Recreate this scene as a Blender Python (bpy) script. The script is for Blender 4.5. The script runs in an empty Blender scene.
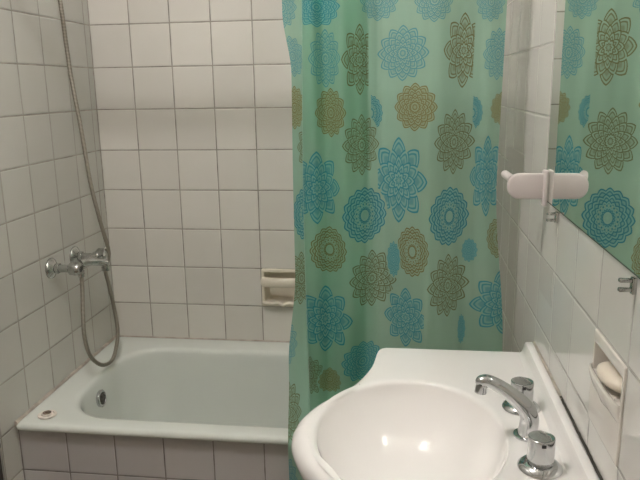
import bpy, bmesh, math, random
from mathutils import Vector, Matrix
random.seed(7)
COL = bpy.context.scene.collection
PI = math.pi
T = 0.15                      # tile pitch
W = 1.4413                    # room width
YN = -3.0                     # near wall
H = 2.60                      # ceiling height

# ------------------------------------------------------------------ helpers
def link(name, bm, mat, parent=None, smooth=True, angle=40):
    me = bpy.data.meshes.new(name)
    bmesh.ops.recalc_face_normals(bm, faces=bm.faces)
    bm.to_mesh(me); bm.free()
    o = bpy.data.objects.new(name, me); COL.objects.link(o)
    if mat is not None: me.materials.append(mat)
    if smooth:
        me.polygons.foreach_set('use_smooth', [True] * len(me.polygons))
        me.set_sharp_from_angle(angle=math.radians(angle))
    if parent is not None: o.parent = parent
    return o

def thing(o, label, cat, group=None):
    o['label'] = label; o['category'] = cat
    if group: o['group'] = group
    return o

def struct(o):
    o['kind'] = 'structure'; return o

def empty(name, loc, label, cat, group=None):
    o = bpy.data.objects.new(name, None); COL.objects.link(o)
    o.empty_display_size = 0.05
    o.location = loc
    return thing(o, label, cat, group)

def under(o, root):
    """parent a mesh built in world coordinates to an empty that only has a location"""
    o.parent = root
    o.matrix_parent_inverse = Matrix.Translation(-Vector(root.location))
    return o

def box(bm, lo, hi, bev=0.0, seg=2):
    r = bmesh.ops.create_cube(bm, size=1.0)
    vs = r['verts']
    for v in vs:
        v.co = Vector([lo[i] + (v.co[i] + 0.5) * (hi[i] - lo[i]) for i in range(3)])
    if bev > 0:
        es = list({e for v in vs for e in v.link_edges})
        bmesh.ops.bevel(bm, geom=es, offset=bev, segments=seg, profile=0.5, affect='EDGES')

def loft(bm, rings, close=True, cap0=False, cap1=False):
    vr = [[bm.verts.new(p) for p in r] for r in rings]
    n = len(vr[0])
    for a, b in zip(vr[:-1], vr[1:]):
        for i in range(n if close else n - 1):
            j = (i + 1) % n
            bm.faces.new((a[i], a[j], b[j], b[i]))
    if cap0: bm.faces.new(vr[0][::-1])
    if cap1: bm.faces.new(vr[-1])
    return vr

def frame_of(d):
    d = d.normalized()
    a = Vector((0, 0, 1)) if abs(d.z) < 0.9 else Vector((1, 0, 0))
    s = d.cross(a).normalized(); t = s.cross(d).normalized()
    return d, s, t

def lathe(bm, origin, axis, prof, n=40):
    """prof: (distance along axis, radius)"""
    d, s, t = frame_of(Vector(axis)); o = Vector(origin)
    rings = []
    for h, r in prof:
        rings.append([o + d * h + (s * math.cos(2*PI*i/n) + t * math.sin(2*PI*i/n)) * max(r, 1e-5) for i in range(n)])
    loft(bm, rings, cap0=True, cap1=True)

def catmull(pts, n):
    P = [Vector(p) for p in pts]
    P = [2*P[0]-P[1]] + P + [2*P[-1]-P[-2]]
    out = []
    for i in range(1, len(P) - 2):
        a, b, c, d = P[i-1:i+3]
        for k in range(n):
            t = k / n
            out.append(0.5*((2*b) + (c-a)*t + (2*a-5*b+4*c-d)*t*t + (3*b-a-3*c+d)*t**3))
    out.append(P[-2].copy())
    return out

def sweep(bm, pts, rad, n=20, flat=1.0, up=Vector((0, 1, 0)), ends=True):
    """tube along pts; rad is a number or a list; flat squashes along the second axis"""
    m = len(pts)
    R = rad if isinstance(rad, (list, tuple)) else [rad] * m
    rings = []
    for i, p in enumerate(pts):
        d = (pts[min(i+1, m-1)] - pts[max(i-1, 0)]).normalized()
        s = up - d * up.dot(d); s.normalize()
        t = d.cross(s).normalized()
        rings.append([p + s * R[i] * math.cos(2*PI*k/n) + t * R[i] * flat * math.sin(2*PI*k/n) for k in range(n)])
    loft(bm, rings, cap0=ends, cap1=ends)

def rrect(cx, cy, hx, hy, r, z, k=14, m=10):
    """rounded rectangle ring, the same vertex count for every call"""
    r = min(r, hx - 1e-4, hy - 1e-4)
    pts = []
    corners = [(cx+hx-r, cy+hy-r, 0), (cx-hx+r, cy+hy-r, PI/2), (cx-hx+r, cy-hy+r, PI), (cx+hx-r, cy-hy+r, 1.5*PI)]
    for ci, (x, y, a0) in enumerate(corners):
        for i in range(k + 1):
            a = a0 + (PI/2) * i / k
            pts.append(Vector((x + r*math.cos(a), y + r*math.sin(a), z)))
        nx, ny, na = corners[(ci+1) % 4]
        e = Vector((nx + r*math.cos(na), ny + r*math.sin(na), z)); b = pts[-1]
        for i in range(1, m):
            pts.append(b.lerp(e, i / m))
    return pts

def recess(bm, place, hx, hz, r, proud, il, ir, ib, it, depth):
    """one continuous ceramic shell: face frame, opening and hollow. place(a, z, d) -> point; d > 0 goes into the wall"""
    def ring(l, rr, b, t, rad, d):
        pts = rrect((l - rr)/2, (b - t)/2, hx - (l + rr)/2, hz - (b + t)/2, rad, 0.0, 8, 6)
        return [place(p.x, p.y, d) for p in pts]
    R = [ring(0, 0, 0, 0, r, 0.004), ring(0, 0, 0, 0, r, -proud*0.5), ring(.001, .001, .001, .001, r, -proud*0.85), ring(.003, .003, .003, .003, r, -proud),
         ring(il-.003, ir-.003, ib-.003, it-.003, r, -proud), ring(il-.001, ir-.001, ib-.001, it-.001, r, -proud*0.8), ring(il, ir, ib, it, r, -proud*0.3),
         ring(il+.001, ir+.001, ib+.001, it+.001, r, depth*0.6), ring(il+.008, ir+.008, ib+.006, it+.006, r, depth)]
    loft(bm, R, cap1=True)

def smooth01(x):
    x = max(0.0, min(1.0, x)); return x*x*(3-2*x)

# ------------------------------------------------------------------ node helpers
def new_mat(name):
    m = bpy.data.materials.new(name); m.use_nodes = True
    nt = m.node_tree; nt.nodes.clear()
    out = nt.nodes.new('ShaderNodeOutputMaterial')
    return m, nt, out

class N:
    def __init__(s, nt): s.nt = nt
    def put(s, sock, v):
        if v is None: return
        if isinstance(v, bpy.types.NodeSocket): s.nt.links.new(v, sock)
        else: sock.default_value = v
    def math(s, op, a, b=None, c=None, clamp=False):
        n = s.nt.nodes.new('ShaderNodeMath'); n.operation = op; n.use_clamp = clamp
        for i, v in enumerate((a, b, c)): s.put(n.inputs[i], v)
        return n.outputs[0]
    def vec(s, op, a, b=None, c=None):
        n = s.nt.nodes.new('ShaderNodeVectorMath'); n.operation = op
        for i, v in enumerate((a, b, c)): s.put(n.inputs[i], v)
        return n.outputs['Value'] if op in ('LENGTH', 'DISTANCE', 'DOT_PRODUCT') else n.outputs['Vector']
    def ramp(s, v, a, b, c=0.0, d=1.0, smooth=True):
        n = s.nt.nodes.new('ShaderNodeMapRange'); n.interpolation_type = 'SMOOTHSTEP' if smooth else 'LINEAR'
        s.put(n.inputs['Value'], v)
        for k, x in (('From Min', a), ('From Max', b), ('To Min', c), ('To Max', d)): s.put(n.inputs[k], x)
        return n.outputs['Result']
    def mixc(s, f, a, b):
        n = s.nt.nodes.new('ShaderNodeMix'); n.data_type = 'RGBA'
        s.put(n.inputs[0], f); s.put(n.inputs[6], a); s.put(n.inputs[7], b)
        return n.outputs[2]
    def mixv(s, f, a, b):
        n = s.nt.nodes.new('ShaderNodeMix'); n.data_type = 'VECTOR'
        s.put(n.inputs[0], f); s.put(n.inputs[4], a); s.put(n.inputs[5], b)
        return n.outputs[1]
    def noise(s, vec, scale, detail=2.0, rough=0.5):
        n = s.nt.nodes.new('ShaderNodeTexNoise')
        s.put(n.inputs['Vector'], vec); n.inputs['Scale'].default_value = scale
        n.inputs['Detail'].default_value = detail; n.inputs['Roughness'].default_value = rough
        return n.outputs[0]
    def pos(s):
        return s.nt.nodes.new('ShaderNodeNewGeometry').outputs['Position']
    def xyz(s, v):
        n = s.nt.nodes.new('ShaderNodeSeparateXYZ'); s.put(n.inputs[0], v); return n.outputs
    def comb(s, x, y, z):
        n = s.nt.nodes.new('ShaderNodeCombineXYZ')
        for i, v in enumerate((x, y, z)): s.put(n.inputs[i], v)
        return n.outputs[0]
    def bump(s, h, strength, dist, normal=None):
        n = s.nt.nodes.new('ShaderNodeBump')
        n.inputs['Strength'].default_value = strength; n.inputs['Distance'].default_value = dist
        s.put(n.inputs['Height'], h)
        if normal is not None: s.put(n.inputs['Normal'], normal)
        return n.outputs[0]
    def principled(s, **kw):
        n = s.nt.nodes.new('ShaderNodeBsdfPrincipled')
        for k, v in kw.items():
            s.put(n.inputs[k.replace('_', ' ')], v)
        return n

def plain(name, col, rough=0.4, metal=0.0, bump=0.0, bscale=40.0, var=0.0, coat=0.0, spec=0.5):
    m, nt, out = new_mat(name); g = N(nt)
    c = (*col, 1.0)
    b = g.principled(Roughness=rough, Metallic=metal)
    b.inputs['Specular IOR Level'].default_value = spec
    if coat: b.inputs['Coat Weight'].default_value = coat; b.inputs['Coat Roughness'].default_value = 0.05
    p = g.pos()
    if var > 0:
        f = g.ramp(g.noise(p, bscale * 0.3, 4.0), 0.35, 0.65)
        c2 = tuple(x * (1 - var) for x in col) + (1.0,)
        g.put(b.inputs['Base Color'], g.mixc(f, c, c2))
    else:
        g.put(b.inputs['Base Color'], c)
    if bump > 0:
        g.put(b.inputs['Normal'], g.bump(g.noise(p, bscale, 2.0), 1.0, bump))
    nt.links.new(b.outputs[0], out.inputs[0])
    return m

def tile_mat(name, axis, u0, z0, tile=(0.655, 0.63, 0.585), grout=(0.36, 0.335, 0.29), g_w=0.0040, rough=0.10, wave=0.0006, axis2=2, spec=0.5):
    """glazed square tiles; grout lines at u0 + k*T and z0 + k*T in world metres"""
    m, nt, out = new_mat(name); g = N(nt)
    p = g.pos(); s = g.xyz(p)
    a = g.math('DIVIDE', g.math('SUBTRACT', s[axis], u0), T)
    b = g.math('DIVIDE', g.math('SUBTRACT', s[axis2], z0), T)
    def dist(q): return g.math('MULTIPLY', g.math('ABSOLUTE', g.math('SUBTRACT', g.math('FRACT', g.math('ADD', q, 0.5)), 0.5)), T)
    jit = g.math('MULTIPLY', g.math('SUBTRACT', g.noise(p, 60.0, 2.0), 0.5), 0.0012)
    d = g.math('ADD', g.math('MINIMUM', dist(a), dist(b)), jit)
    isT = g.ramp(d, g_w/2 - 0.0004, g_w/2 + 0.0005)
    wn = nt.nodes.new('ShaderNodeTexWhiteNoise'); wn.noise_dimensions = '2D'
    g.put(wn.inputs['Vector'], g.comb(g.math('FLOOR', a), g.math('FLOOR', b), 0.0))
    tone = g.mixc(wn.outputs['Value'], (*[c*0.95 for c in tile], 1), (*[min(1, c*1.05) for c in tile], 1))
    mott = g.ramp(g.noise(p, 9.0, 4.0), 0.3, 0.7)
    tone = g.mixc(g.math('MULTIPLY', mott, 0.10), tone, (tile[0]*0.80, tile[1]*0.80, tile[2]*0.74, 1))
    gn = g.ramp(g.noise(p, 14.0, 3.0), 0.35, 0.7)
    gcol = g.mixc(gn, (*grout, 1), (*[c*0.66 for c in grout], 1))
    col = g.mixc(isT, gcol, tone)
    bs = g.principled(Base_Color=col); bs.inputs['Specular IOR Level'].default_value = spec
    g.put(bs.inputs['Roughness'], g.ramp(isT, 0, 1, 0.8, rough, smooth=False))
    hgt = g.ramp(d, g_w/2 - 0.0006, g_w/2 + 0.0030)
    n1 = g.bump(hgt, 0.8, 0.0012)
    n2 = g.bump(g.noise(p, 7.0, 1.0), 1.0, wave, n1)
    g.put(bs.inputs['Normal'], n2)
    nt.links.new(bs.outputs[0], out.inputs[0])
    return m

# ------------------------------------------------------------------ materials
Z0 = 0.70
M_back = tile_mat('glazed_tiles_back', 0, 0.0024, Z0)
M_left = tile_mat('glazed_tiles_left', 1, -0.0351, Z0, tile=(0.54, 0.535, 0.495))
M_right = tile_mat('glazed_tiles_right', 1, -0.0192, Z0 + 0.0023, g_w=0.0026, rough=0.035, wave=0.0010, tile=(0.63, 0.61, 0.58), grout=(0.40, 0.38, 0.35), spec=1.0)
M_panel = tile_mat('glazed_tiles_apron', 0, 0.0042, Z0, g_w=0.0034, tile=(0.54, 0.515, 0.515), grout=(0.25, 0.225, 0.21))
M_near = tile_mat('glazed_tiles_near', 0, 0.0, Z0)
M_floor = tile_mat('floor_tiles', 0, 0.0, 0.0, tile=(0.26, 0.20, 0.15), grout=(0.14, 0.12, 0.10), rough=0.25, axis2=1)
M_ceil = plain('ceiling_paint', (0.80, 0.78, 0.74), 0.8, bump=0.0004, bscale=120)
M_porc = plain('white_porcelain', (0.83, 0.805, 0.79), 0.09, bump=0.0004, bscale=6, coat=0.3)
M_tub = plain('pale_green_enamel', (0.69, 0.72, 0.68), 0.09, bump=0.0004, bscale=5, var=0.03)
M_chrome = plain('chrome', (0.56, 0.565, 0.57), 0.10, 1.0, bump=0.00003, bscale=60)
M_chrome_old = plain('aged_chrome', (0.58, 0.585, 0.57), 0.16, 1.0, bump=0.00015, bscale=180, var=0.25)
M_cream = plain('cream_ceramic', (0.74, 0.68, 0.57), 0.15, var=0.06, bscale=30)
M_niche = plain('white_ceramic', (0.66, 0.62, 0.57), 0.12, var=0.05, bscale=30)
M_soap = plain('cream_soap', (0.74, 0.66, 0.56), 0.38, bump=0.0003, bscale=50)
M_plastic = plain('off_white_plastic', (0.58, 0.52, 0.51), 0.32)
M_dark = plain('black_gap', (0.015, 0.014, 0.013), 0.6)
M_seal = plain('old_sealant', (0.50, 0.44, 0.38), 0.5, var=0.35, bscale=60)
M_mould = plain('mouldy_sealant', (0.05, 0.045, 0.035), 0.7, var=0.5, bscale=60)
M_dark2 = plain('dark_stained_metal', (0.13, 0.12, 0.10), 0.4, 0.5, var=0.6, bscale=300)
M_wood = plain('dark_brown_wood', (0.035, 0.018, 0.016), 0.4, var=0.4, bscale=40)
M_door = plain('door_paint', (0.55, 0.50, 0.42), 0.4)
M_plug = plain('stained_plug_rubber', (0.72, 0.66, 0.60), 0.45, var=0.25, bscale=150)
M_rust = plain('brown_stained_metal', (0.20, 0.15, 0.115), 0.5, 0.3, var=0.5, bscale=200)
M_patch = plain('grey_patch_film', (0.52, 0.50, 0.47), 0.22)

def mirror_mat():
    m, nt, out = new_mat('silvered_glass'); g = N(nt)
    b = g.principled(Base_Color=(0.84, 0.88, 0.85, 1), Metallic=1.0, Roughness=0.015)
    nt.links.new(b.outputs[0], out.inputs[0]); return m
M_mirror = mirror_mat()
M_glassedge = plain('dark_mirror_edge', (0.10, 0.13, 0.11), 0.25)

def hose_mat():
    m, nt, out = new_mat('ribbed_metal_hose'); g = N(nt)
    uv = nt.nodes.new('ShaderNodeUVMap'); s = g.xyz(uv.outputs[0])
    w = g.math('SINE', g.math('MULTIPLY', s[1], 2*PI/0.0042))
    col = g.mixc(g.ramp(w, -1, 1), (0.19, 0.165, 0.135, 1), (0.42, 0.385, 0.33, 1))
    b = g.principled(Base_Color=col, Metallic=0.75, Roughness=0.38)
    g.put(b.inputs['Normal'], g.bump(w, 0.7, 0.0006))
    nt.links.new(b.outputs[0], out.inputs[0]); return m
M_hose = hose_mat()

def lamp_mat():
    m, nt, out = new_mat('lit_lamp_glass')
    e = nt.nodes.new('ShaderNodeEmission'); e.inputs[0].default_value = (1.0, 0.97, 0.94, 1); e.inputs[1].default_value = LAMP
    nt.links.new(e.outputs[0], out.inputs[0]); return m
LAMP = 358.0
M_lamp = lamp_mat()

# ------------------------------------------------------------------ room shell
def wall_with_hole(name, mat, plane_axis, plane, out_dir, a0, a1, b0, b1, holes=(), thick=0.12):
    """wall slab; the visible face at `plane`, thickness away from the room; rectangular through-holes in (a, z)"""
    bm = bmesh.new()
    A = sorted({a0, a1} | {h[0] for h in holes} | {h[1] for h in holes})
    B = sorted({b0, b1} | {h[2] for h in holes} | {h[3] for h in holes})
    cache = {}
    def v(a, b, d):
        k = (round(a, 5), round(b, 5), d)
        if k not in cache:
            c = plane + out_dir * thick * d
            cache[k] = bm.verts.new((c, a, b) if plane_axis == 0 else (a, c, b))
        return cache[k]
    def solid(i, j):
        if i < 0 or j < 0 or i >= len(A)-1 or j >= len(B)-1: return False
        am, bmid = (A[i]+A[i+1])/2, (B[j]+B[j+1])/2
        return not any(h[0] < am < h[1] and h[2] < bmid < h[3] for h in holes)
    for i in range(len(A)-1):
        for j in range(len(B)-1):
            if not solid(i, j): continue
            q = [(A[i], B[j]), (A[i+1], B[j]), (A[i+1], B[j+1]), (A[i], B[j+1])]
            for d in (0, 1):
                bm.faces.new([v(a, b, d) for a, b in (q if d == 0 else q[::-1])])
            for (p, r, di, dj) in ((q[0], q[1], 0, -1), (q[1], q[2], 1, 0), (q[2], q[3], 0, 1), (q[3], q[0], -1, 0)):
                if not solid(i+di, j+dj):
                    bm.faces.new([v(*p, 0), v(*r, 0), v(*r, 1), v(*p, 1)])
    return struct(link(name, bm, mat, smooth=False))

BX0, BX1, BZ0, BZ1 = 0.604, 0.753, 0.702, 0.851                 # the ceramic soap dish in the back wall
RY0, RY1, RZ0, RZ1 = -1.5196, -1.3696, 1.0035, 1.1515            # the soap recess in the right wall
wall_with_hole('wall_back', M_back, 1, 0.0, 1, -0.12, W + 0.12, 0.0, H, holes=[(BX0+.004, BX1-.004, BZ0+.004, BZ1-.004)])
wall_with_hole('wall_right', M_right, 0, W, 1, YN - 0.12, 0.0, 0.0, H, holes=[(RY0+.004, RY1-.004, RZ0+.004, RZ1-.004)])
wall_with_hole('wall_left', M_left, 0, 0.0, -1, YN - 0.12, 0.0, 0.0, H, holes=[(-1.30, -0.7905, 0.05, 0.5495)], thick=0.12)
wall_with_hole('wall_near', M_near, 1, YN, -1, 0.0, W, 0.0, H, holes=[(0.30, 1.10, 0.0, 2.02)])
bm = bmesh.new(); box(bm, (-0.12, YN-0.12, -0.1), (W+0.12, 0.12, 0.0)); struct(link('floor', bm, M_floor, smooth=False))
bm = bmesh.new(); box(bm, (-0.12, YN-0.12, H), (W+0.12, 0.12, H+0.1)); struct(link('ceiling', bm, M_ceil, smooth=False))
# door in the near wall (behind the camera, seen only in reflections)
bm = bmesh.new(); box(bm, (0.30, YN-0.06, 0.0), (1.10, YN-0.02, 2.02), 0.003)
door = struct(link('door_1', bm, M_door))
bm = bmesh.new(); lathe(bm, (0.38, YN-0.02, 1.03), (0, 1, 0), [(0, .026), (.006, .026), (.008, .01), (.05, .01), (.055, .022), (.09, .02), (.095, .004)])
link('door_handle', bm, M_chrome, door)
# dark access panel set into the foot of the left wall
bm = bmesh.new(); box(bm, (-0.05, -1.2985, 0.0515), (-0.004, -0.792, 0.548), 0.002)
pan = thing(link('access_panel', bm, M_wood), 'dark brown wooden panel let into the left wall in front of the bathtub', 'panel')

# tiled apron under the bathtub rim
bm = bmesh.new(); box(bm, (0.0, -0.707, 0.0), (W, -0.66, 0.5355)); struct(link('wall_tub_front', bm, M_panel, smooth=False))

# ------------------------------------------------------------------ bathtub
def tub():
    root = empty('bathtub', (W/2, -0.37, 0.0), 'pale green enamelled bathtub built in between the tiled walls', 'bathtub')
    bm = bmesh.new()
    cx, cy = W/2, -0.3630
    hx, hy = W/2 - 0.0015, 0.3612
    ix, iy = (0.108 + (W-0.10)) / 2, -0.380
    jx, jy = ((W-0.10) - 0.108) / 2, 0.271
    R = []
    R.append(rrect(cx, cy, hx-0.012, hy-0.012, 0.012, 0.5375))
    R.append(rrect(cx, cy, hx-0.003, hy-0.003, 0.016, 0.5385))
    R.append(rrect(cx, cy, hx, hy, 0.018, 0.5425))
    R.append(rrect(cx, cy, hx, hy, 0.018, 0.549))
    R.append(rrect(cx, cy, hx-0.003, hy-0.003, 0.017, 0.5555))
    R.append(rrect(cx, cy, hx-0.009, hy-0.009, 0.016, 0.5590))
    R.append(rrect(cx, cy, hx-0.020, hy-0.018, 0.016, 0.5600))
    R.append(rrect(ix, iy, jx+0.020, jy+0.016, 0.175, 0.5590))
    # inner edge rolls over, then the walls fall away
    for off, z in ((0.010, 0.5575), (0.004, 0.5545), (0.0, 0.549), (-0.003, 0.541), (-0.006, 0.52)):
        R.append(rrect(ix, iy, jx+off, jy+off, 0.165, z))
    for t in range(1, 9):
        f = t / 8
        z = 0.52 - 0.30 * f
        inx = 0.006 + 0.030 * f + 0.02 * f**3
        iny = 0.006 + 0.035 * f + 0.03 * f**3
        R.append(rrect(ix - 0.0, iy, jx-inx, jy-iny, 0.160, z))
    for k in range(1, 6):
        a = PI/2 * k / 5; r = 0.06
        R.append(rrect(ix, iy, jx-0.056-r*math.sin(a), jy-0.071-r*math.sin(a)*0.9, 0.15 - 0.02*k/5, 0.22 - r*0.9*(1-math.cos(a)) - 0.01*k/5))
    R.append(rrect(ix, iy, 0.12, 0.03, 0.02, 0.150))
    vr = loft(bm, R, cap1=True)
    b = under(link('tub_body', bm, M_tub, angle=60), root)
    # overflow plate on the inner left end
    bm = bmesh.new()
    o = Vector((0.1205, -0.408, 0.492)); ax = Vector((1, 0, 0.11))
    lathe(bm, o, ax, [(-0.004, 0.029), (0.003, 0.030), (0.0065, 0.027), (0.007, 0.0225), (0.003, 0.021)], 40)
    ov = under(link('overflow_ring', bm, M_chrome), root); ov['label'] = 'chrome overflow ring'
    bm = bmesh.new()
    lathe(bm, o + ax.normalized()*0.0032, ax, [(0, 0.0205), (0.001, 0.0205), (0.0012, 0.013), (0.004, 0.011), (0.005, 0.0)], 32)
    c = under(link('overflow_grate', bm, M_dark2), root); c['label'] = 'dark stained overflow grate'
    bm = bmesh.new()
    lathe(bm, (0.36, -0.385, 0.152), (0, 0, 1), [(0, 0.036), (0.003, 0.036), (0.004, 0.03), (0.0015, 0.026), (0.001, 0)], 32)
    under(link('drain', bm, M_chrome), root)
    return root
tub()

# sealant between tub and walls
bm = bmesh.new()
def bead(bm, p, q, r):
    sweep(bm, [Vector(p).lerp(Vector(q), i/40) + Vector((random.uniform(-1,1), random.uniform(-1,1), random.uniform(-1,1)))*0.0006 for i in range(41)], r, 8, up=Vector((0.3, 0.2, 1)))
bead(bm, (0.002, -0.716, 0.557), (0.002, -0.002, 0.557), 0.0085)
struct(link('trim_1', bm, M_seal))
bm = bmesh.new(); bead(bm, (0.0, -0.001, 0.557), (W, -0.001, 0.557), 0.004); struct(link('trim_2', bm, M_seal))

# bath plug on the rim corner
bm = bmesh.new()
pc = (0.076, -0.665, 0.5602)
lathe(bm, pc, (0, 0, 1), [(0, 0.025), (0.002, 0.0275), (0.005, 0.028), (0.0065, 0.026), (0.0065, 0.021), (0.0045, 0.019), (0.0045, 0.017), (0.009, 0.0155), (0.0105, 0.012), (0.0105, 0)], 40)
pl = thing(link('bath_plug', bm, M_plug, angle=30), 'round off-white bath plug lying on the left corner of the tub rim', 'bath plug')
bm = bmesh.new()
lathe(bm, (pc[0], pc[1], pc[2]+0.0100), (0, 0, 1), [(0, 0.0125), (0.0015, 0.0125), (0.002, 0.009), (0.001, 0.0085), (0.001, 0.005), (0.004, 0.0045), (0.005, 0)], 28)
r = link('plug_knob', bm, M_rust, pl); r['label'] = 'brown stained knob'

# ------------------------------------------------------------------ shower mixer on the left wall
def mixer():
    zc = 0.957
    root = empty('shower_mixer', (0.0, -0.348, zc), 'chrome shower mixer with two round wall plates on the left wall', 'shower mixer')
    ys = (-0.4275, -0.2690)
    for y in ys:
        bm = bmesh.new()
        lathe(bm, (0.0005, y, zc), (1, 0, 0), [(0, 0.034), (0.003, 0.0345), (0.006, 0.033), (0.012, 0.024), (0.016, 0.0165), (0.017, 0.0155)], 40)
        under(link('wall_plate', bm, M_chrome_old), root)
        bm = bmesh.new()
        lathe(bm, (0.015, y, zc), (1, 0, 0), [(0, 0.0125), (0.006, 0.0125)], 24)
        lathe(bm, (0.020, y, zc), (1, 0, 0), [(0, 0.017), (0.001, 0.018), (0.011, 0.018), (0.012, 0.017)], 6)
        lathe(bm, (0.031, y, zc), (1, 0, 0), [(0, 0.0135), (0.020, 0.0125), (0.034, 0.0125)], 28)
        under(link('connector', bm, M_chrome_old), root)
    # body bar between the two unions
    bm = bmesh.new()
    sweep(bm, catmull([(0.078, -0.432, zc-0.002), (0.084, -0.40, zc+0.001), (0.086, -0.35, zc+0.002), (0.084, -0.30, zc+0.001), (0.078, -0.262, zc)], 8),
          [0.0185]*8 + [0.0170]*16 + [0.0180]*9, 28, up=Vector((0, 0, 1)))
    under(link('mixer_body', bm, M_chrome_old), root)
    # swivel filler spout from the body
    bm = bmesh.new()
    pts = catmull([(0.088, -0.395, zc+0.008), (0.100, -0.375, zc+0.010), (0.122, -0.350, zc+0.004), (0.140, -0.336, zc-0.003), (0.148, -0.331, zc-0.008)], 8)
    sweep(bm, pts, [0.0145 - 0.0025*i/(len(pts)-1) for i in range(len(pts))], 24, up=Vector((0, 0, 1)))
    lathe(bm, (0.143, -0.334, zc-0.004), (0, 0, -1), [(0, 0.0118), (0.014, 0.0118), (0.015, 0.013), (0.026, 0.0130), (0.027, 0.009)], 24)
    under(link('filler_spout', bm, M_chrome_old), root)
    # valve heads: near one with an open end, far one with its turning knob
    bm = bmesh.new()
    lathe(bm, (0.062, ys[0]+0.004, zc-0.001), (1, -0.05, 0.0), [(0, 0.0150), (0.006, 0.0205), (0.022, 0.0225), (0.036, 0.0205), (0.041, 0.0165), (0.0415, 0.0095), (0.034, 0.0085)], 32)
    under(link('valve_head', bm, M_chrome_old), root)
    bm = bmesh.new(); lathe(bm, (0.0975, ys[0]+0.002, zc-0.001), (1, -0.05, 0.0), [(0, 0.009), (0.0015, 0.009)], 20)  # black disc painted in as the shade inside the open end
    under(link('valve_hole_shade', bm, M_dark), root)
    bm = bmesh.new()
    n = 60; prof = [(0, 0.012), (0.003, 0.0175), (0.008, 0.0205), (0.034, 0.0200), (0.039, 0.0165), (0.041, 0.0)]
    rings = []
    for h, rr in prof:
        rings.append([Vector((0.078 + h, ys[1] + 0.012 + rr*(1 + (0.06 if (i//4) % 2 else 0))*math.cos(2*PI*i/n), zc + 0.006 + rr*(1 + (0.06 if (i//4) % 2 else 0))*math.sin(2*PI*i/n))) for i in range(n)])
    loft(bm, rings, cap0=True, cap1=True)
    under(link('turning_knob', bm, M_chrome_old, angle=30), root)
    # outlet below the near end, where the hose screws on
    bm = bmesh.new()
    lathe(bm, (0.092, -0.405, zc-0.014), (0, 0, -1), [(0, 0.012), (0.010, 0.012), (0.011, 0.0105), (0.020, 0.0100)], 24)
    under(link('hose_outlet', bm, M_chrome_old), root)
    # flexible hose
    pts = catmull([(0.092, -0.405, 0.928), (0.092, -0.408, 0.88), (0.092, -0.420, 0.80), (0.094, -0.428, 0.715), (0.100, -0.408, 0.642), (0.108, -0.352, 0.590), (0.112, -0.285, 0.580),
                   (0.106, -0.228, 0.610), (0.100, -0.194, 0.662), (0.094, -0.196, 0.75), (0.093, -0.216, 0.835), (0.094, -0.236, 0.905), (0.118, -0.248, 0.968),
                   (0.112, -0.280, 1.09), (0.100, -0.298, 1.22), (0.096, -0.320, 1.40), (0.091, -0.346, 1.58), (0.088, -0.360, 1.79), (0.080, -0.372, 1.93), (0.066, -0.376, 2.00)], 14)
    # keep clear of the far knob: pass in front of it
    bm = bmesh.new()
    uvl = bm.loops.layers.uv.new('UVMap'); L = [0.0]
    for a, b in zip(pts[:-1], pts[1:]): L.append(L[-1] + (b-a).length)
    nn = 16; rings = []
    for i, p in enumerate(pts):
        d = (pts[min(i+1, len(pts)-1)] - pts[max(i-1, 0)]).normalized()
        s = Vector((1, 0, 0)) - d * d.x; s.normalize(); t = d.cross(s)
        rings.append([bm.verts.new(p + (s*math.cos(2*PI*k/nn) + t*math.sin(2*PI*k/nn))*0.0068) for k in range(nn)])
    for i in range(len(rings)-1):
        for k in range(nn):
            f = bm.faces.new((rings[i][k], rings[i][(k+1) % nn], rings[i+1][(k+1) % nn], rings[i+1][k]))
            for lp, (uu, vv) in zip(f.loops, ((k, i), (k+1, i), (k+1, i+1), (k, i+1))): lp[uvl].uv = (uu/nn, L[vv])
    h = under(link('shower_hose', bm, M_hose), root); h['label'] = 'grey-brown ribbed metal hose'
    return root
mixer()
# wall holder and hand shower that the hose climbs to, just above the view
root = empty('hand_shower', (0.0, -0.376, 2.05), 'chrome hand shower in its holder high on the left wall', 'hand shower')
bm = bmesh.new(); lathe(bm, (0.0005, -0.376, 2.03), (1, 0, 0), [(0, .022), (.006, .022), (.008, .012), (.050, .012), (.055, .008)])
under(link('wall_holder', bm, M_chrome_old), root)
bm = bmesh.new(); sweep(bm, catmull([(0.066, -0.376, 2.0), (0.068, -0.376, 2.06), (0.085, -0.376, 2.14), (0.12, -0.376, 2.19)], 8), 0.012, 20)
lathe(bm, (0.115, -0.376, 2.195), (0.55, 0, -0.8), [(-.012, .012), (0, .034), (.012, .038), (.016, .034)])
under(link('spray_head', bm, M_chrome_old), root)

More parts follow.
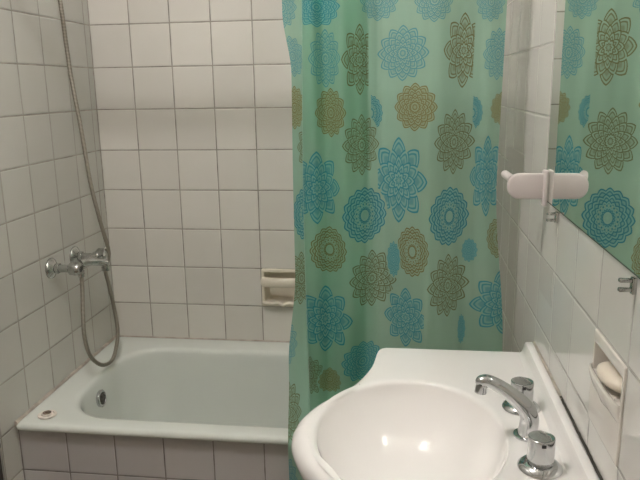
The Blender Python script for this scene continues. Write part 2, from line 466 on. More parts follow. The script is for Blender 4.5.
# ------------------------------------------------------------------ recessed soap dish, back wall
def back_dish():
    root = empty('soap_dish', ((BX0+BX1)/2, 0.0, BZ0), 'cream ceramic soap dish with grab bar recessed in the back wall', 'soap dish')
    x0, x1, z0, z1 = BX0, BX1, BZ0, BZ1
    bm = bmesh.new()
    xc, zc = (x0+x1)/2, (z0+z1)/2
    recess(bm, lambda a, z, d: Vector((xc + a, d, zc + z)), (x1-x0)/2, (z1-z0)/2, 0.006, 0.010, .013, .013, .016, .014, 0.055)
    under(link('recess', bm, M_cream), root)
    bm = bmesh.new()
    pts = [Vector((x0+.008+(x1-x0-.016)*i/24, -0.014 - 0.012*math.sin(PI*i/24)**0.5, z0+.1005)) for i in range(25)]
    sweep(bm, pts, 0.0190, 24, flat=0.60, up=Vector((0, 0, 1)))
    under(link('grab_bar', bm, M_cream), root)
    bm = bmesh.new()
    def lz(i): 
        t = i/40; return z0 + .018 - 0.006*math.exp(-((t-.58)/.06)**2) + 0.004*math.exp(-((t-.42)/.05)**2) + 0.0035*math.exp(-((t-.74)/.05)**2)
    pts = [Vector((x0+.008+(x1-x0-.016)*i/40, -0.010 - 0.016*math.sin(PI*i/40)**0.4, lz(i))) for i in range(41)]
    sweep(bm, pts, 0.0072, 16, up=Vector((0, 0, 1)))
    box(bm, (x0+.012, -0.022, z0+.008), (x1-.012, 0.050, z0+.0145), 0.002)
    under(link('drip_lip', bm, M_cream), root)
back_dish()

# ------------------------------------------------------------------ recessed soap holder, right wall
def right_dish():
    y0, y1, z0, z1 = RY0, RY1, RZ0, RZ1
    root = empty('soap_holder', (W, (y0+y1)/2, z0), 'white ceramic soap holder recessed in the right wall beside the sink', 'soap holder')
    bm = bmesh.new()
    yc, zc = (y0+y1)/2, (z0+z1)/2
    recess(bm, lambda a, z, d: Vector((W + d, yc + a, zc + z)), (y1-y0)/2, (z1-z0)/2, 0.003, 0.0035, .009, .009, .083, .019, 0.058)
    under(link('recess', bm, M_niche), root)
    # protruding tray with a notched lip
    bm = bmesh.new()
    n = 40; hy = (y1-y0)/2 - 0.003; zt = z0 + 0.091
    def edge(o, z, nt=0.0):
        out = []
        for i in range(n+1):
            c = math.cos(PI*i/n); q = math.sin(PI*i/n)**0.5
            notch = math.exp(-((i/n-.5)/.07)**2)*nt
            out.append(Vector((W - (0.0135+o)*q, yc + hy*c, z - notch)))
        return out
    R = [edge(-0.0125, zt-0.034), edge(-0.009, zt-0.030, .003), edge(-0.0065, zt-0.025, .005), edge(-0.004, zt-0.020, .003), edge(-0.001, zt-0.013, .002), edge(0.001, zt-0.006), edge(0.001, zt-0.002), edge(-0.001, zt), edge(-0.004, zt-0.0005), edge(-0.006, zt-0.004), edge(-0.0115, zt-0.008)]
    loft(bm, R, close=False)
    box(bm, (W-.004, y0+.012, zt-.013), (W+.052, y1-.012, zt-.0075), 0.002)
    for k in range(5):
        yy = y0 + .034 + k*.0205
        sweep(bm, [Vector((W-.002+0.05*i/6, yy, zt-0.0075)) for i in range(7)], 0.0025, 10)
    under(link('soap_tray', bm, M_niche), root)
    # soap
    bm = bmesh.new()
    bmesh.ops.create_uvsphere(bm, u_segments=40, v_segments=24, radius=1.0)
    for v in bm.verts:
        c = v.co
        def sp(q, e): return math.copysign(abs(q)**e, q)
        v.co = Vector((sp(c.x, .9)*.029, sp(c.y, .85)*.047, sp(c.z, .85)*.0130))
    s = link('soap_bar', bm, M_soap)
    s.location = (W+.0165, yc-0.001, zt+0.0095); s.rotation_euler = (0.0, math.radians(4), math.radians(3))
    thing(s, 'cream oval bar of soap lying in the holder in the right wall', 'soap')
right_dish()

# ------------------------------------------------------------------ wash basin
ZT = 0.915
def basin():
    root = empty('wash_basin', (W, -1.285, ZT), 'large white porcelain wash basin mounted on the right wall below the mirror', 'sink')
    yc = -1.285; C = Vector((1.160, yc, 0)); ea, eb = 0.167, 0.203
    half = [(1.4385, -0.895), (1.30, -0.895), (1.18, -0.8952), (1.1085, -0.8955), (1.0985, -0.8985), (1.0890, -0.908), (1.0840, -0.929), (1.0810, -0.965), (1.0745, -1.010), (1.0560, -1.056),
            (1.0170, -1.120), (0.9740, -1.182), (0.9500, -1.240), (0.9435, -1.285)]
    far = catmull([(x, y, 0) for x, y in half], 12)
    near = [Vector((p.x, 2*yc - p.y, 0)) for p in far[::-1]][1:]
    poly = [Vector((1.4385, -0.895, 0))] + far[1:] + near
    poly.append(Vector((1.4385, 2*yc + 0.895, 0)))
    def hit(a):
        d = Vector((math.cos(a), math.sin(a), 0)); best = None
        for p, q in zip(poly, poly[1:] + poly[:1]):
            e = q - p; den = d.x*e.y - d.y*e.x
            if abs(den) < 1e-12: continue
            w = p - C
            t = (w.x*e.y - w.y*e.x)/den; s = (w.x*d.y - w.y*d.x)/den
            if t > 0 and -1e-6 <= s <= 1+1e-6 and (best is None or t > best): best = t
        return best
    angs = [2*PI*i/260 for i in range(260)]
    for cxy in ((1.4385, -0.895), (1.4385, 2*yc+0.895)):
        a = math.atan2(cxy[1]-yc, cxy[0]-C.x) % (2*PI); angs.append(a + 1e-4)
    angs = sorted(a % (2*PI) for a in angs)
    cols = []
    for a in angs:
        do = hit(a); d = Vector((math.cos(a), math.sin(a), 0))
        di = 1/math.sqrt((d.x/ea)**2 + (d.y/eb)**2)
        X = C.x + d.x*do; Yq = yc + d.y*do
        left = smooth01((1.085 - X)/0.05)              # bowl side of the outline
        wallside = 1.0 if X > 1.43 else 0.0
        ro = 0.007 + 0.023*left
        if wallside: ro = 0.0015
        col = []
        def P(r, z): return Vector((C.x + d.x*r, yc + d.y*r, z))
        drop = 0.045 if wallside else 0.040
        col.append(P(min(do - 0.07, di*1.12) if not wallside else do, ZT - 0.105))
        col.append(P(do - (0.0 if wallside else 0.05), ZT - ro - drop - 0.055))
        col.append(P(do - (0.0 if wallside else 0.022), ZT - ro - drop - 0.015))
        col.append(P(do - (0.0 if wallside else 0.006), ZT - ro - drop*0.45))
        for k in range(9):
            b = PI/2*k/8; col.append(P(do - ro*(1-math.cos(b)), ZT - ro*(1-math.sin(b)) ))
        s0, s1 = do - ro, di + 0.016
        for k in (1, 2, 3, 4): col.append(P(s0 + (s1-s0)*k/4, ZT + 0.0))
        for o, z in ((0.010, -0.0006), (0.006, -0.0020), (0.003, -0.0045), (0.001, -0.0085), (0.0, -0.014)): col.append(P(di + o, ZT + z))
        for k in range(1, 19):
            s = 1 - 0.88*k/18; col.append(P(di*s, ZT - 0.014 - 0.122*(1 - s**3.0)**0.9))
        cols.append(col)
    rings = [[c[i] for c in cols] for i in range(len(cols[0]))]
    bm = bmesh.new(); loft(bm, rings, cap1=True)
    # closed belly below
    under(link('bowl', bm, M_porc, angle=50), root)
    bm = bmesh.new()
    R = []
    for s, z in ((1.0, ZT-0.085), (0.97, ZT-0.11), (0.86, ZT-0.145), (0.66, ZT-0.175), (0.40, ZT-0.19), (0.2, ZT-0.195)):
        R.append([Vector((1.20 + 0.20*s*math.cos(2*PI*i/64), yc + 0.24*s*math.sin(2*PI*i/64), z)) for i in range(64)])
    loft(bm, R, cap1=True); under(link('belly', bm, M_porc), root)
    # raised upstand against the wall
    bm = bmesh.new()
    prof = [(1.402, -0.004), (1.408, 0.0008), (1.413, 0.0040), (1.4170, 0.0120), (1.4195, 0.0230), (1.4220, 0.0290), (1.4260, 0.0300), (1.4360, 0.0305), (1.4385, 0.0290), (1.4385, -0.02)]
    ya, yb = -0.8985, 2*yc + 0.8985
    S = []
    for y, k, sh in ((ya, 0.45, 0.008), (ya-0.0015, 0.72, 0.0045), (ya-0.005, 0.90, 0.002), (ya-0.012, 1, 0), (ya-0.05, 1, 0), (yc, 1, 0), (yb+0.05, 1, 0), (yb+0.012, 1, 0), (yb+0.005, 0.90, 0.002), (yb, 0.5, 0.008)):
        S.append([Vector((min(1.4385, x + sh), y, ZT + (z*k if z > 0 else z))) for x, z in prof])
    loft(bm, S, cap0=True, cap1=True)
    under(link('upstand', bm, M_porc, angle=50), root)
    bm = bmesh.new()
    lathe(bm, (1.160, yc, ZT-0.1385), (0, 0, 1), [(0, 0.030), (0.003, 0.030), (0.004, 0.024), (0.001, 0.021), (0.001, 0)], 32)
    under(link('drain', bm, M_chrome), root)
    return root
basin()
# joint between basin and wall
bm = bmesh.new(); bead(bm, (W-0.0008, -0.915, ZT+0.0315), (W-0.0008, -1.20, ZT+0.0315), 0.0028); struct(link('trim_3', bm, M_seal))
bm = bmesh.new(); bead(bm, (W-0.0010, -1.19, ZT+0.0318), (W-0.0010, -1.655, ZT+0.0318), 0.0026); struct(link('trim_4', bm, M_mould))

def tap(x, y, label):
    root = empty('basin_tap', (x, y, ZT), label, 'tap')
    o = (x, y, ZT+0.0003)
    bm = bmesh.new()
    lathe(bm, o, (0, 0, 1), [(0, 0.0345), (0.0015, 0.0355), (0.004, 0.0345), (0.008, 0.0305), (0.0105, 0.0265), (0.0115, 0.0225), (0.0115, 0.0)], 56)
    under(link('flange', bm, M_chrome), root)
    bm = bmesh.new()
    lathe(bm, (o[0], y, ZT+0.0110), (0, 0, 1), [(0, 0.0190), (0.005, 0.0190), (0.0055, 0.0205), (0.0068, 0.0213), (0.0425, 0.0213), (0.0440, 0.0208), (0.0448, 0.0196), (0.0440, 0.0185), (0.0428, 0.013), (0.0426, 0)], 56)
    k = under(link('knob', bm, M_chrome, angle=30), root)
    bm = bmesh.new()
    box(bm, (o[0]-0.0035, y-0.0218, ZT+0.0465), (o[0]+0.0035, y-0.0206, ZT+0.0525), 0.0006)
    x = under(link('index_mark', bm, M_dark), root); x['label'] = 'small dark index mark'
    return root
tap(1.367, -1.385, 'chrome basin tap knob nearer the viewer on a wide round flange')
tap(1.3705, -1.178, 'chrome basin tap knob farther back behind the curved spout')

root = empty('basin_spout', (1.367, -1.283, ZT), 'curved chrome basin spout reaching out between the two tap knobs', 'spout')
bm = bmesh.new()
sp = catmull([(1.3640, -1.283, ZT+0.0003), (1.3655, -1.283, 0.930), (1.3665, -1.283, 0.949), (1.3595, -1.283, 0.967), (1.3430, -1.283, 0.984), (1.3170, -1.283, 1.004), (1.2940, -1.283, 1.0155), (1.2805, -1.283, 1.0155), (1.2740, -1.283, 1.0100)], 8)
m = len(sp); keys = [0.0205, 0.0190, 0.0190, 0.0185, 0.0165, 0.0140, 0.0128, 0.0112, 0.0050]
rad = []
for i in range(m):
    f = i/(m-1)*(len(keys)-1); a = min(int(f), len(keys)-2); rad.append(keys[a]*(1-(f-a)) + keys[a+1]*(f-a))
sweep(bm, sp, rad, 32, flat=0.86)
under(link('spout_body', bm, M_chrome, angle=60), root)
bm = bmesh.new(); lathe(bm, (1.2825, -1.283, 1.010), (-0.12, 0, -1), [(0, 0.0095), (0.010, 0.0105), (0.016, 0.0105), (0.017, 0.0085), (0.013, 0.008), (0.012, 0)], 28)
under(link('aerator', bm, M_chrome), root)
bm = bmesh.new(); lathe(bm, (1.3640, -1.283, ZT+0.0002), (0, 0, 1), [(0, 0.0235), (0.003, 0.0235), (0.004, 0.0215)], 40)
under(link('base_ring', bm, M_chrome), root)

# ------------------------------------------------------------------ mirror with clips
root = empty('wall_mirror', (W, -1.36, 1.282), 'frameless wall mirror above the wash basin reflecting the shower curtain', 'mirror')
MX = W - 0.0052
bm = bmesh.new(); box(bm, (MX, -1.77, 1.2840), (MX+0.0008, -0.957, 1.90)); under(link('mirror_face', bm, M_mirror, smooth=False), root)
bm = bmesh.new(); box(bm, (MX+0.0008, -1.772, 1.2810), (MX+0.0050, -0.955, 1.902)); under(link('glass_edge', bm, M_glassedge, smooth=False), root)
for y in (-1.063, -1.520):
    bm = bmesh.new()
    zb = 1.277
    box(bm, (W-0.0215, y-0.004, zb-0.0075), (W, y+0.004, zb-0.0020), 0.0018)
    box(bm, (W-0.0215, y-0.004, zb-0.0200), (W, y+0.004, zb-0.0145), 0.0018)
    box(bm, (W-0.0060, y-0.0055, zb-0.0225), (W, y+0.0055, zb-0.0005), 0.0012)
    c = under(link('mirror_clip', bm, M_chrome_old), root); c['label'] = 'dark metal clip'

# ------------------------------------------------------------------ white plastic hook at the corner of the mirror
root = empty('wall_hook', (MX, -0.970, 1.31), 'white plastic paddle-shaped hook sticking out at the lower corner of the mirror', 'hook')
def paddle(name, yb, yf, x0, x1, z0, z1, r, par):
    bm = bmesh.new()
    def out(ins, y):
        pts = []
        n = 14
        for (cx_, cz_, a0) in ((x0+r, z1-r, PI/2), (x0+r, z0+r, PI)):
            for i in range(n+1):
                a = a0 + PI/2*i/n
                pts.append(Vector((cx_ + (r-ins)*math.cos(a), y, cz_ + (r-ins)*math.sin(a))))
        pts.append(Vector((x1, y, z0+ins))); pts.append(Vector((x1, y, z1-ins)))
        return pts
    R = [out(0.0045, yb), out(0.001, yb-0.0012), out(0.0, yb-0.003), out(0.0, yf+0.003), out(0.001, yf+0.0012), out(0.004, yf)]
    loft(bm, R, cap0=True, cap1=True)
    return under(link(name, bm, M_plastic, angle=50), par)
paddle('paddle', -0.964, -0.978, W-0.0860, MX, 1.2870, 1.3400, 0.024, root)
bm = bmesh.new(); box(bm, (MX-0.0100, -0.985, 1.272), (MX-0.0002, -0.958, 1.347), 0.004, 3); under(link('mounting_plate', bm, M_plastic), root)
bm = bmesh.new(); sweep(bm, catmull([(W-0.076, -0.968, 1.327), (W-0.079, -0.958, 1.329), (W-0.083, -0.945, 1.331), (W-0.086, -0.932, 1.333)], 8), 0.0085, 18, up=Vector((0, 0, 1)))
lathe(bm, (W-0.086, -0.933, 1.333), (-0.2, 1, 0.1), [(0, 0.0085), (0.004, 0.0075), (0.007, 0.004), (0.008, 0)], 18)
under(link('hook_tip', bm, M_plastic), root)

# faint grey tile patches: old adhesive above basin, plain grey behind curtain
for (ya, yb, za, zb, lab) in ((-1.055, -0.930, 1.078, 1.153, 'faint grey adhesive patch on the right wall tiles above the basin end'),
                              (-0.66, -0.39, 1.288, 1.345, 'faint grey patch on the right wall behind the curtain edge')):
    bm = bmesh.new(); box(bm, (W-0.0009, ya, za), (W-0.00005, yb, zb), 0.0003, 1)
    thing(link('grey_patch', bm, M_patch, smooth=False), lab, 'adhesive patch')

# ------------------------------------------------------------------ shower curtain
PATH = [(0.866, -0.748), (0.905, -0.736), (0.950, -0.730), (1.000, -0.732), (1.040, -0.737), (1.050, -0.745), (1.040, -0.752), (0.990, -0.756), (0.940, -0.764), (0.911, -0.770), (0.902, -0.782), (0.910, -0.797),
        (0.929, -0.802), (0.950, -0.779), (0.972, -0.790), (0.998, -0.806), (1.035, -0.780), (1.068, -0.746), (1.083, -0.740), (1.105, -0.750), (1.150, -0.779), (1.190, -0.801), (1.210, -0.803), (1.240, -0.782), (1.285, -0.737), (1.310, -0.726), (1.335, -0.724), (1.366, -0.712)]
path = catmull([(x, y, 0) for x, y in PATH], 16)
PU = [0.0]
for a, b in zip(path[:-1], path[1:]): PU.append(PU[-1] + (b - a).length)
IT = 5*16; IF = 10*16                      # turning points: end of the back layer, start of the front layer
def x_to_u(x, layer):
    seg = range(0, IT) if layer == 'b' else range(IF, len(path)-1)
    for i in seg:
        if path[i].x <= x <= path[i+1].x:
            t = (x - path[i].x)/max(1e-9, path[i+1].x - path[i].x); return PU[i]*(1-t) + PU[i+1]*t
    if layer == 'b': return x - path[0].x if x < path[0].x else PU[IT] + (x - path[IT].x)
    if x < path[IF].x: return PU[IF] - (path[IF].x - x)
    return PU[-1] + (x - path[-1].x)

MEDALLIONS = [
    (0.837,0.894,1.659,1.752,0,'b',-9,9), (0.882,0.993,1.655,1.744,1,'f',-9,9), (1.037,1.124,1.669,1.756,0,'f',-9,9),
    (1.16,1.245,1.659,1.752,0,'f',-9,9), (1.299,1.362,1.662,1.748,0,'f',-9,9), (0.846,0.899,1.545,1.641,0,'b',-9,9),
    (0.918,0.992,1.518,1.652,0,'f',-9,9), (0.994,1.072,1.5,1.662,2,'f',-9,0.55), (1.076,1.196,1.531,1.657,0,'f',-9,9),
    (1.228,1.334,1.513,1.683,2,'f',-9,0.45), (1.319,1.386,1.53,1.649,0,'f',-9,9), (0.847,0.896,1.419,1.524,3,'b',-9,9),
    (0.931,1.004,1.402,1.518,3,'f',-9,9), (1.039,1.089,1.413,1.5,7,'f',0,9), (1.118,1.218,1.415,1.527,3,'f',-9,9),
    (1.283,1.325,1.414,1.494,7,'f',0,9), (1.342,1.392,1.425,1.503,3,'f',-9,9), (0.877,0.936,1.306,1.443,4,'b',-9,9),
    (0.993,1.08,1.309,1.456,4,'f',-9,9), (1.212,1.311,1.31,1.465,4,'f',-9,9), (0.875,0.985,1.191,1.37,5,'f',-9,9),
    (1.061,1.198,1.191,1.401,5,'f',-0.75,9), (1.302,1.377,1.2,1.4,5,'f',-9,9), (0.865,0.926,1.134,1.274,7,'b',-9,9),
    (0.99,1.098,1.139,1.28,7,'f',-9,9), (1.202,1.303,1.134,1.281,7,'f',-9,9), (0.914,1.001,1.064,1.182,6,'f',-9,9),
    (1.125,1.204,1.058,1.186,6,'f',-9,9), (1.34,1.403,1.088,1.196,6,'f',-9,9), (0.843,0.921,0.963,1.107,4,'b',-9,9),
    (1.006,1.124,0.968,1.118,4,'f',-9,9), (1.2,1.304,0.95,1.114,4,'f',-9,9), (1.099,1.133,1.049,1.142,1,'f',-9,9),
    (1.287,1.321,1.084,1.145,1,'f',-9,9), (0.882,1.015,0.852,1.03,5,'f',-9,9), (1.092,1.206,0.868,1.026,5,'f',-9,0.8),
    (1.303,1.431,0.887,1.057,5,'f',-9,9), (0.827,0.883,0.789,0.916,0,'b',-9,9), (0.877,0.941,0.737,0.84,4,'f',-9,9),
    (0.927,0.986,0.739,0.805,3,'f',-9,9), (0.986,1.088,0.771,0.88,1,'f',-9,9), (0.833,0.893,0.585,0.752,4,'b',-9,9),
    (1.282,1.297,0.865,0.946,1,'f',-9,9), (1.138,1.24,0.691,0.826,7,'f',-9,9), (1.02,1.118,0.567,0.728,3,'f',-9,9),
    (1.244,1.36,0.522,0.724,5,'f',-9,9), (0.884,0.993,0.529,0.707,5,'f',-9,9), (1.127,1.22,0.423,0.603,4,'f',-9,9),
    (0.865,0.964,0.309,0.497,7,'f',-9,9), (0.834,0.884,0.4,0.554,0,'b',-9,9),
]

def curtain_mat():
    m, nt, out = new_mat('printed_curtain_film'); g = N(nt)
    uv = nt.nodes.new('ShaderNodeUVMap').outputs[0]
    cur = nt.nodes.new('ShaderNodeCombineXYZ'); cur.inputs[0].default_value = 3.0; cur = cur.outputs[0]
    for (x0, x1, z0, z1, kind, layer, lo, hi) in MEDALLIONS:
        ua, ub = x_to_u(x0, layer), x_to_u(x1, layer)
        cu, cz = (ua+ub)/2, (z0+z1)/2; ru, rz = max((ub-ua)/2, 0.008), (z1-z0)/2
        loc = g.vec('MULTIPLY_ADD', uv, (1/ru, 1/rz, 0.0), (-cu/ru, -cz/rz, float(kind)))
        f = g.math('LESS_THAN', g.vec('DISTANCE', loc, (0.0, 0.0, float(kind))), 1.06)
        if lo > -5: f = g.math('MULTIPLY', f, g.math('GREATER_THAN', g.xyz(loc)[0], float(lo)))
        if hi < 5: f = g.math('MULTIPLY', f, g.math('LESS_THAN', g.xyz(loc)[0], float(hi)))
        cur = g.mixv(f, cur, loc)
    s = g.xyz(cur); X, Yv, K = s[0], s[1], s[2]
    def sel(vals):
        """constant per kind"""
        n = nt.nodes.new('ShaderNodeValToRGB'); n.color_ramp.interpolation = 'CONSTANT'
        g.put(n.inputs[0], g.math('DIVIDE', g.math('ADD', K, 0.5), 8.0))
        el = n.color_ramp.elements
        while len(el) > 1: el.remove(el[-1])
        for i, v in enumerate(vals):
            e = el[0] if i == 0 else el.new(i/8.0)
            e.position = i/8.0; e.color = v if isinstance(v, tuple) else (v, v, v, 1)
        return n.outputs[0]
    rho = g.vec('LENGTH', g.comb(X, Yv, 0.0))
    th = g.math('ARCTAN2', Yv, X)
    #              0 blue outl 1 blue fill 2 olive flower 3 ochre fill 4 sage star 5 blue flower 6 ochre rd 7 blue rd
    npet = g.math('MULTIPLY', sel([0.12, 0.12, 0.08, 0.12, 0.12, 0.08, 0.16, 0.16]), 100.0)
    deep = sel([0.20, 0.16, 0.30, 0.17, 0.24, 0.34, 0.10, 0.10])
    fill = sel([0.18, 0.50, 0.15, 0.50, 0.18, 0.42, 0.30, 0.50])
    lcol = sel([(0.075, 0.28, 0.36, 1), (0.030, 0.26, 0.36, 1), (0.150, 0.120, 0.025, 1), (0.22, 0.170, 0.045, 1), (0.135, 0.130, 0.040, 1), (0.020, 0.25, 0.35, 1), (0.19, 0.145, 0.030, 1), (0.008, 0.20, 0.30, 1)])
    fcol = sel([(0.20, 0.52, 0.56, 1), (0.09, 0.46, 0.54, 1), (0.34, 0.33, 0.14, 1), (0.38, 0.34, 0.14, 1), (0.32, 0.37, 0.18, 1), (0.12, 0.48, 0.56, 1), (0.38, 0.34, 0.13, 1), (0.070, 0.42, 0.50, 1)])
    half = g.math('MULTIPLY', th, g.math('MULTIPLY', npet, 0.5))
    ac = g.math('ABSOLUTE', g.math('COSINE', half)); as_ = g.math('ABSOLUTE', g.math('SINE', half))
    def lobe(a, b): return g.math('ADD', g.math('MULTIPLY', g.math('SUBTRACT', 1.0, g.math('POWER', a, 0.7)), 0.70), g.math('MULTIPLY', b, 0.30))
    ps = lobe(ac, as_); pc = lobe(as_, ac)
    # nested rings of petals, each ring turned half a petal against the next
    def petal(r, lobe, dm):
        return g.math('MULTIPLY', g.math('SUBTRACT', 1.0, g.math('MULTIPLY', g.math('MULTIPLY', deep, dm), lobe)), r)
    e1 = petal(1.0, ps, 1.0)
    d = g.math('SUBTRACT', e1, rho); inside = g.math('LESS_THAN', rho, e1)
    def inner(d, e):
        m_ = nt.nodes.new('ShaderNodeMix'); m_.data_type = 'FLOAT'
        g.put(m_.inputs[0], g.math('LESS_THAN', rho, e)); g.put(m_.inputs[2], d); g.put(m_.inputs[3], g.math('SUBTRACT', e, rho))
        return m_.outputs[0]
    d = inner(d, petal(0.80, pc, 1.2)); d = inner(d, petal(0.60, ps, 1.4)); d = inner(d, petal(0.43, pc, 1.3)); d = inner(d, petal(0.25, ps, 0.8))
    band = nt.nodes.new('ShaderNodeValToRGB'); g.put(band.inputs[0], g.math('MULTIPLY', d, 2.5))
    band.color_ramp.interpolation = 'LINEAR'
    el = band.color_ramp.elements
    stops = [(0.0, 1.0), (0.10, 1.0), (0.15, 0.0), (0.26, 0.0), (0.30, 0.9), (0.38, 0.9), (0.44, 0.15), (0.55, 0.15), (0.70, 0.6)]
    el[0].position, el[0].color = stops[0][0], (1, 1, 1, 1)
    el[1].position, el[1].color = stops[-1][0], (0.6, 0.6, 0.6, 1)
    for p_, v_ in stops[1:-1]:
        e_ = el.new(p_); e_.color = (v_, v_, v_, 1)
    line = band.outputs[0]
    # fine strokes inside the petals
    strokes = g.math('GREATER_THAN', g.math('SINE', g.math('ADD', g.math('MULTIPLY', th, g.math('MULTIPLY', npet, 3.0)), g.math('MULTIPLY', rho, 20.0))), 0.55)
    strokes = g.math('MULTIPLY', strokes, g.math('GREATER_THAN', rho, 0.28))
    line = g.math('MAXIMUM', line, g.math('MULTIPLY', strokes, 0.0))
    isround = g.math('GREATER_THAN', K, 5.5)
    bead = g.math('MULTIPLY', g.ramp(g.math('ABSOLUTE', g.math('SUBTRACT', rho, 0.40)), 0.045, 0.065, 1.0, 0.0), g.math('LESS_THAN', g.math('ABSOLUTE', g.math('SINE', half)), 0.80))
    pale = g.math('MULTIPLY', isround, g.math('MAXIMUM', bead, g.ramp(g.math('ABSOLUTE', g.math('SUBTRACT', rho, 0.10)), 0.09, 0.11, 1.0, 0.0)))
    line = g.math('MULTIPLY', line, g.math('SUBTRACT', 1.0, g.math('MULTIPLY', pale, 0.9)))
    fillm = g.math('MULTIPLY', fill, g.math('SUBTRACT', 1.0, g.math('MULTIPLY', pale, 0.5)))
    mask = inside
    P = g.noise(g.pos(), 5.0, 3.0)
    ground = g.mixc(g.ramp(P, 0.3, 0.7), (0.455, 0.64, 0.515, 1), (0.42, 0.62, 0.505, 1))
    c = g.mixc(g.math('MULTIPLY', mask, fillm), ground, fcol)
    c = g.mixc(g.math('MULTIPLY', g.math('MULTIPLY', mask, line), 0.92), c, lcol)
    ink = g.math('MULTIPLY', mask, g.math('MAXIMUM', fillm, line))
    b1 = nt.nodes.new('ShaderNodeBsdfDiffuse'); g.put(b1.inputs[0], c)
    b2 = nt.nodes.new('ShaderNodeBsdfTranslucent'); g.put(b2.inputs[0], c)
    b3 = nt.nodes.new('ShaderNodeBsdfTransparent')
    g.put(b3.inputs[0], g.mixc(g.math('MULTIPLY', ink, 0.85), (0.50, 0.84, 0.70, 1), fcol))
    gl = nt.nodes.new('ShaderNodeBsdfGlossy'); gl.inputs['Roughness'].default_value = 0.32; gl.inputs[0].default_value = (1, 1, 1, 1)
    def mix(f, a, b):
        n = nt.nodes.new('ShaderNodeMixShader'); g.put(n.inputs[0], f); nt.links.new(a, n.inputs[1]); nt.links.new(b, n.inputs[2]); return n.outputs[0]
    m1 = mix(0.55, b1.outputs[0], b2.outputs[0])
    m2 = mix(g.math('SUBTRACT', 0.40, g.math('MULTIPLY', ink, 0.20)), m1, b3.outputs[0])
    fr = nt.nodes.new('ShaderNodeFresnel'); fr.inputs[0].default_value = 1.35
    m3 = mix(g.math('MULTIPLY', fr.outputs[0], 0.8), m2, gl.outputs[0])
    nt.links.new(m3, out.inputs[0])
    return m

def curtain():
    root = empty('shower_curtain', (1.12, -0.77, 2.02), 'mint green shower curtain printed with blue and olive medallions beside the bathtub', 'shower curtain')
    bm = bmesh.new(); uvl = bm.loops.layers.uv.new('UVMap')
    NZ = 190; z0, z1 = 0.22, 1.985
    U = PU[-1]; rows = []
    for j in range(NZ+1):
        z = z0 + (z1-z0)*j/NZ
        low = 1 - smooth01((z - 0.56)/0.22)
        amp = 1.0 - 0.35*smooth01((z-1.3)/0.7)
        row = []
        for i, p in enumerate(path):
            u = PU[i]
            wl = max(0.0, 1 - u/0.10)
            flare = -0.020*smooth01((z-1.55)/0.15) - 0.026*(1-smooth01((z-0.78)/0.28))
            wf = max(0.0, 1 - abs(u-PU[IF])/0.07)
            y = -0.768 + (p.y + 0.768)*amp
            y += 0.0022*math.sin(u*31 + z*3.1)*math.sin(z*6.3 + u*9) + 0.0016*math.sin(u*67 - z*5) + 0.0010*math.sin(u*141 + z*4)
            y -= 0.052*low
            wr = smooth01(1 - (U-u)/0.10)
            x = p.x + wr*(0.003 + 0.034*smooth01((1.30-z)/0.45)) + wl*flare + wf*0.010*math.sin(z*3.0+1.0) + 0.0025*math.sin(z*4.2 + u*7)
            row.append(bm.verts.new((x, y, z)))
        rows.append((z, row))
    for j in range(NZ):
        za, ra = rows[j]; zb, rb = rows[j+1]
        for i in range(len(path)-1):
            f = bm.faces.new((ra[i], ra[i+1], rb[i+1], rb[i]))
            for lp, c in zip(f.loops, ((PU[i], za), (PU[i+1], za), (PU[i+1], zb), (PU[i], zb))): lp[uvl].uv = c
    me = bpy.data.meshes.new('curtain_sheet'); bm.to_mesh(me); bm.free()
    me.polygons.foreach_set('use_smooth', [True]*len(me.polygons)); me.materials.append(curtain_mat())
    o = bpy.data.objects.new('curtain_sheet', me); COL.objects.link(o); under(o, root)
    for k in range(8):
        x = 0.875 + 0.49*k/7
        bm = bmesh.new()
        ring = [Vector((x, -0.770 + 0.020*math.sin(2*PI*i/28), 2.005 + 0.026*math.cos(2*PI*i/28))) for i in range(29)]
        sweep(bm, ring, 0.0022, 8, up=Vector((1, 0, 0)))
        under(link('curtain_ring', bm, M_plastic), root)
    return root
curtain()
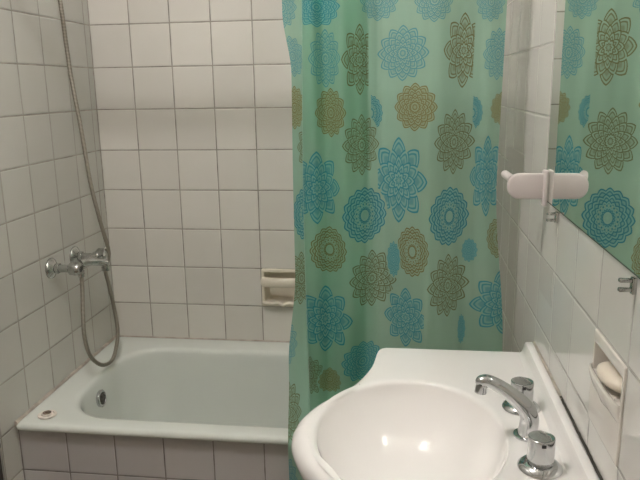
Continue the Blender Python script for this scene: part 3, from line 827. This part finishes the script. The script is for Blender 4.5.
bm = bmesh.new(); lathe(bm, (0.0, -0.770, 2.015), (1, 0, 0), [(0, .024), (.006, .024), (.007, .012), (W-.007, .012), (W-.006, .024), (W, .024)], 28)
thing(link('curtain_rod', bm, M_chrome), 'chrome curtain rod spanning the walls above the bathtub', 'curtain rod')

# ------------------------------------------------------------------ ceiling lamp
LP = Vector((0.62, -1.42, H))
root = empty('ceiling_lamp', LP, 'small round ceiling lamp over the middle of the bathroom', 'ceiling lamp')
bm = bmesh.new(); lathe(bm, LP, (0, 0, -1), [(0, .075), (.02, .075), (.03, .06), (.035, .03), (.035, 0)], 40); under(link('lamp_base', bm, M_plastic), root)
bm = bmesh.new(); bmesh.ops.create_uvsphere(bm, u_segments=32, v_segments=20, radius=0.05)
for v in bm.verts: v.co += LP + Vector((0, 0, -0.088))
under(link('lamp_globe', bm, M_lamp), root)

# ------------------------------------------------------------------ world, camera, colour management
w = bpy.data.worlds.new('room_world'); bpy.context.scene.world = w; w.use_nodes = True
w.node_tree.nodes['Background'].inputs[0].default_value = (0, 0, 0, 1)
cd = bpy.data.cameras.new('camera'); cam = bpy.data.objects.new('camera', cd); COL.objects.link(cam)
cd.sensor_width = 36.0; cd.lens = 36.0*663.278/640.0; cd.clip_start = 0.02; cd.clip_end = 20
R = Matrix(((0.9917125, -0.01439395, 0.12766802), (0.12761234, 0.22544506, -0.96586211), (-0.01487955, 0.97414955, 0.22541353)))
cam.matrix_world = Matrix.Translation((1.14606, -2.38394, 1.52136)) @ R.to_4x4()
sc = bpy.context.scene
sc.camera = cam
sc.view_settings.view_transform = 'Standard'; sc.view_settings.look = 'None'
sc.view_settings.exposure = 0.0; sc.view_settings.gamma = 1.0; sc.view_settings.use_curve_mapping = False
sc.cycles.max_bounces = 12; sc.cycles.transparent_max_bounces = 16; sc.cycles.diffuse_bounces = 6; sc.cycles.glossy_bounces = 6
sc.cycles.caustics_reflective = True; sc.cycles.blur_glossy = 0.0; sc.cycles.sample_clamp_indirect = 30.0
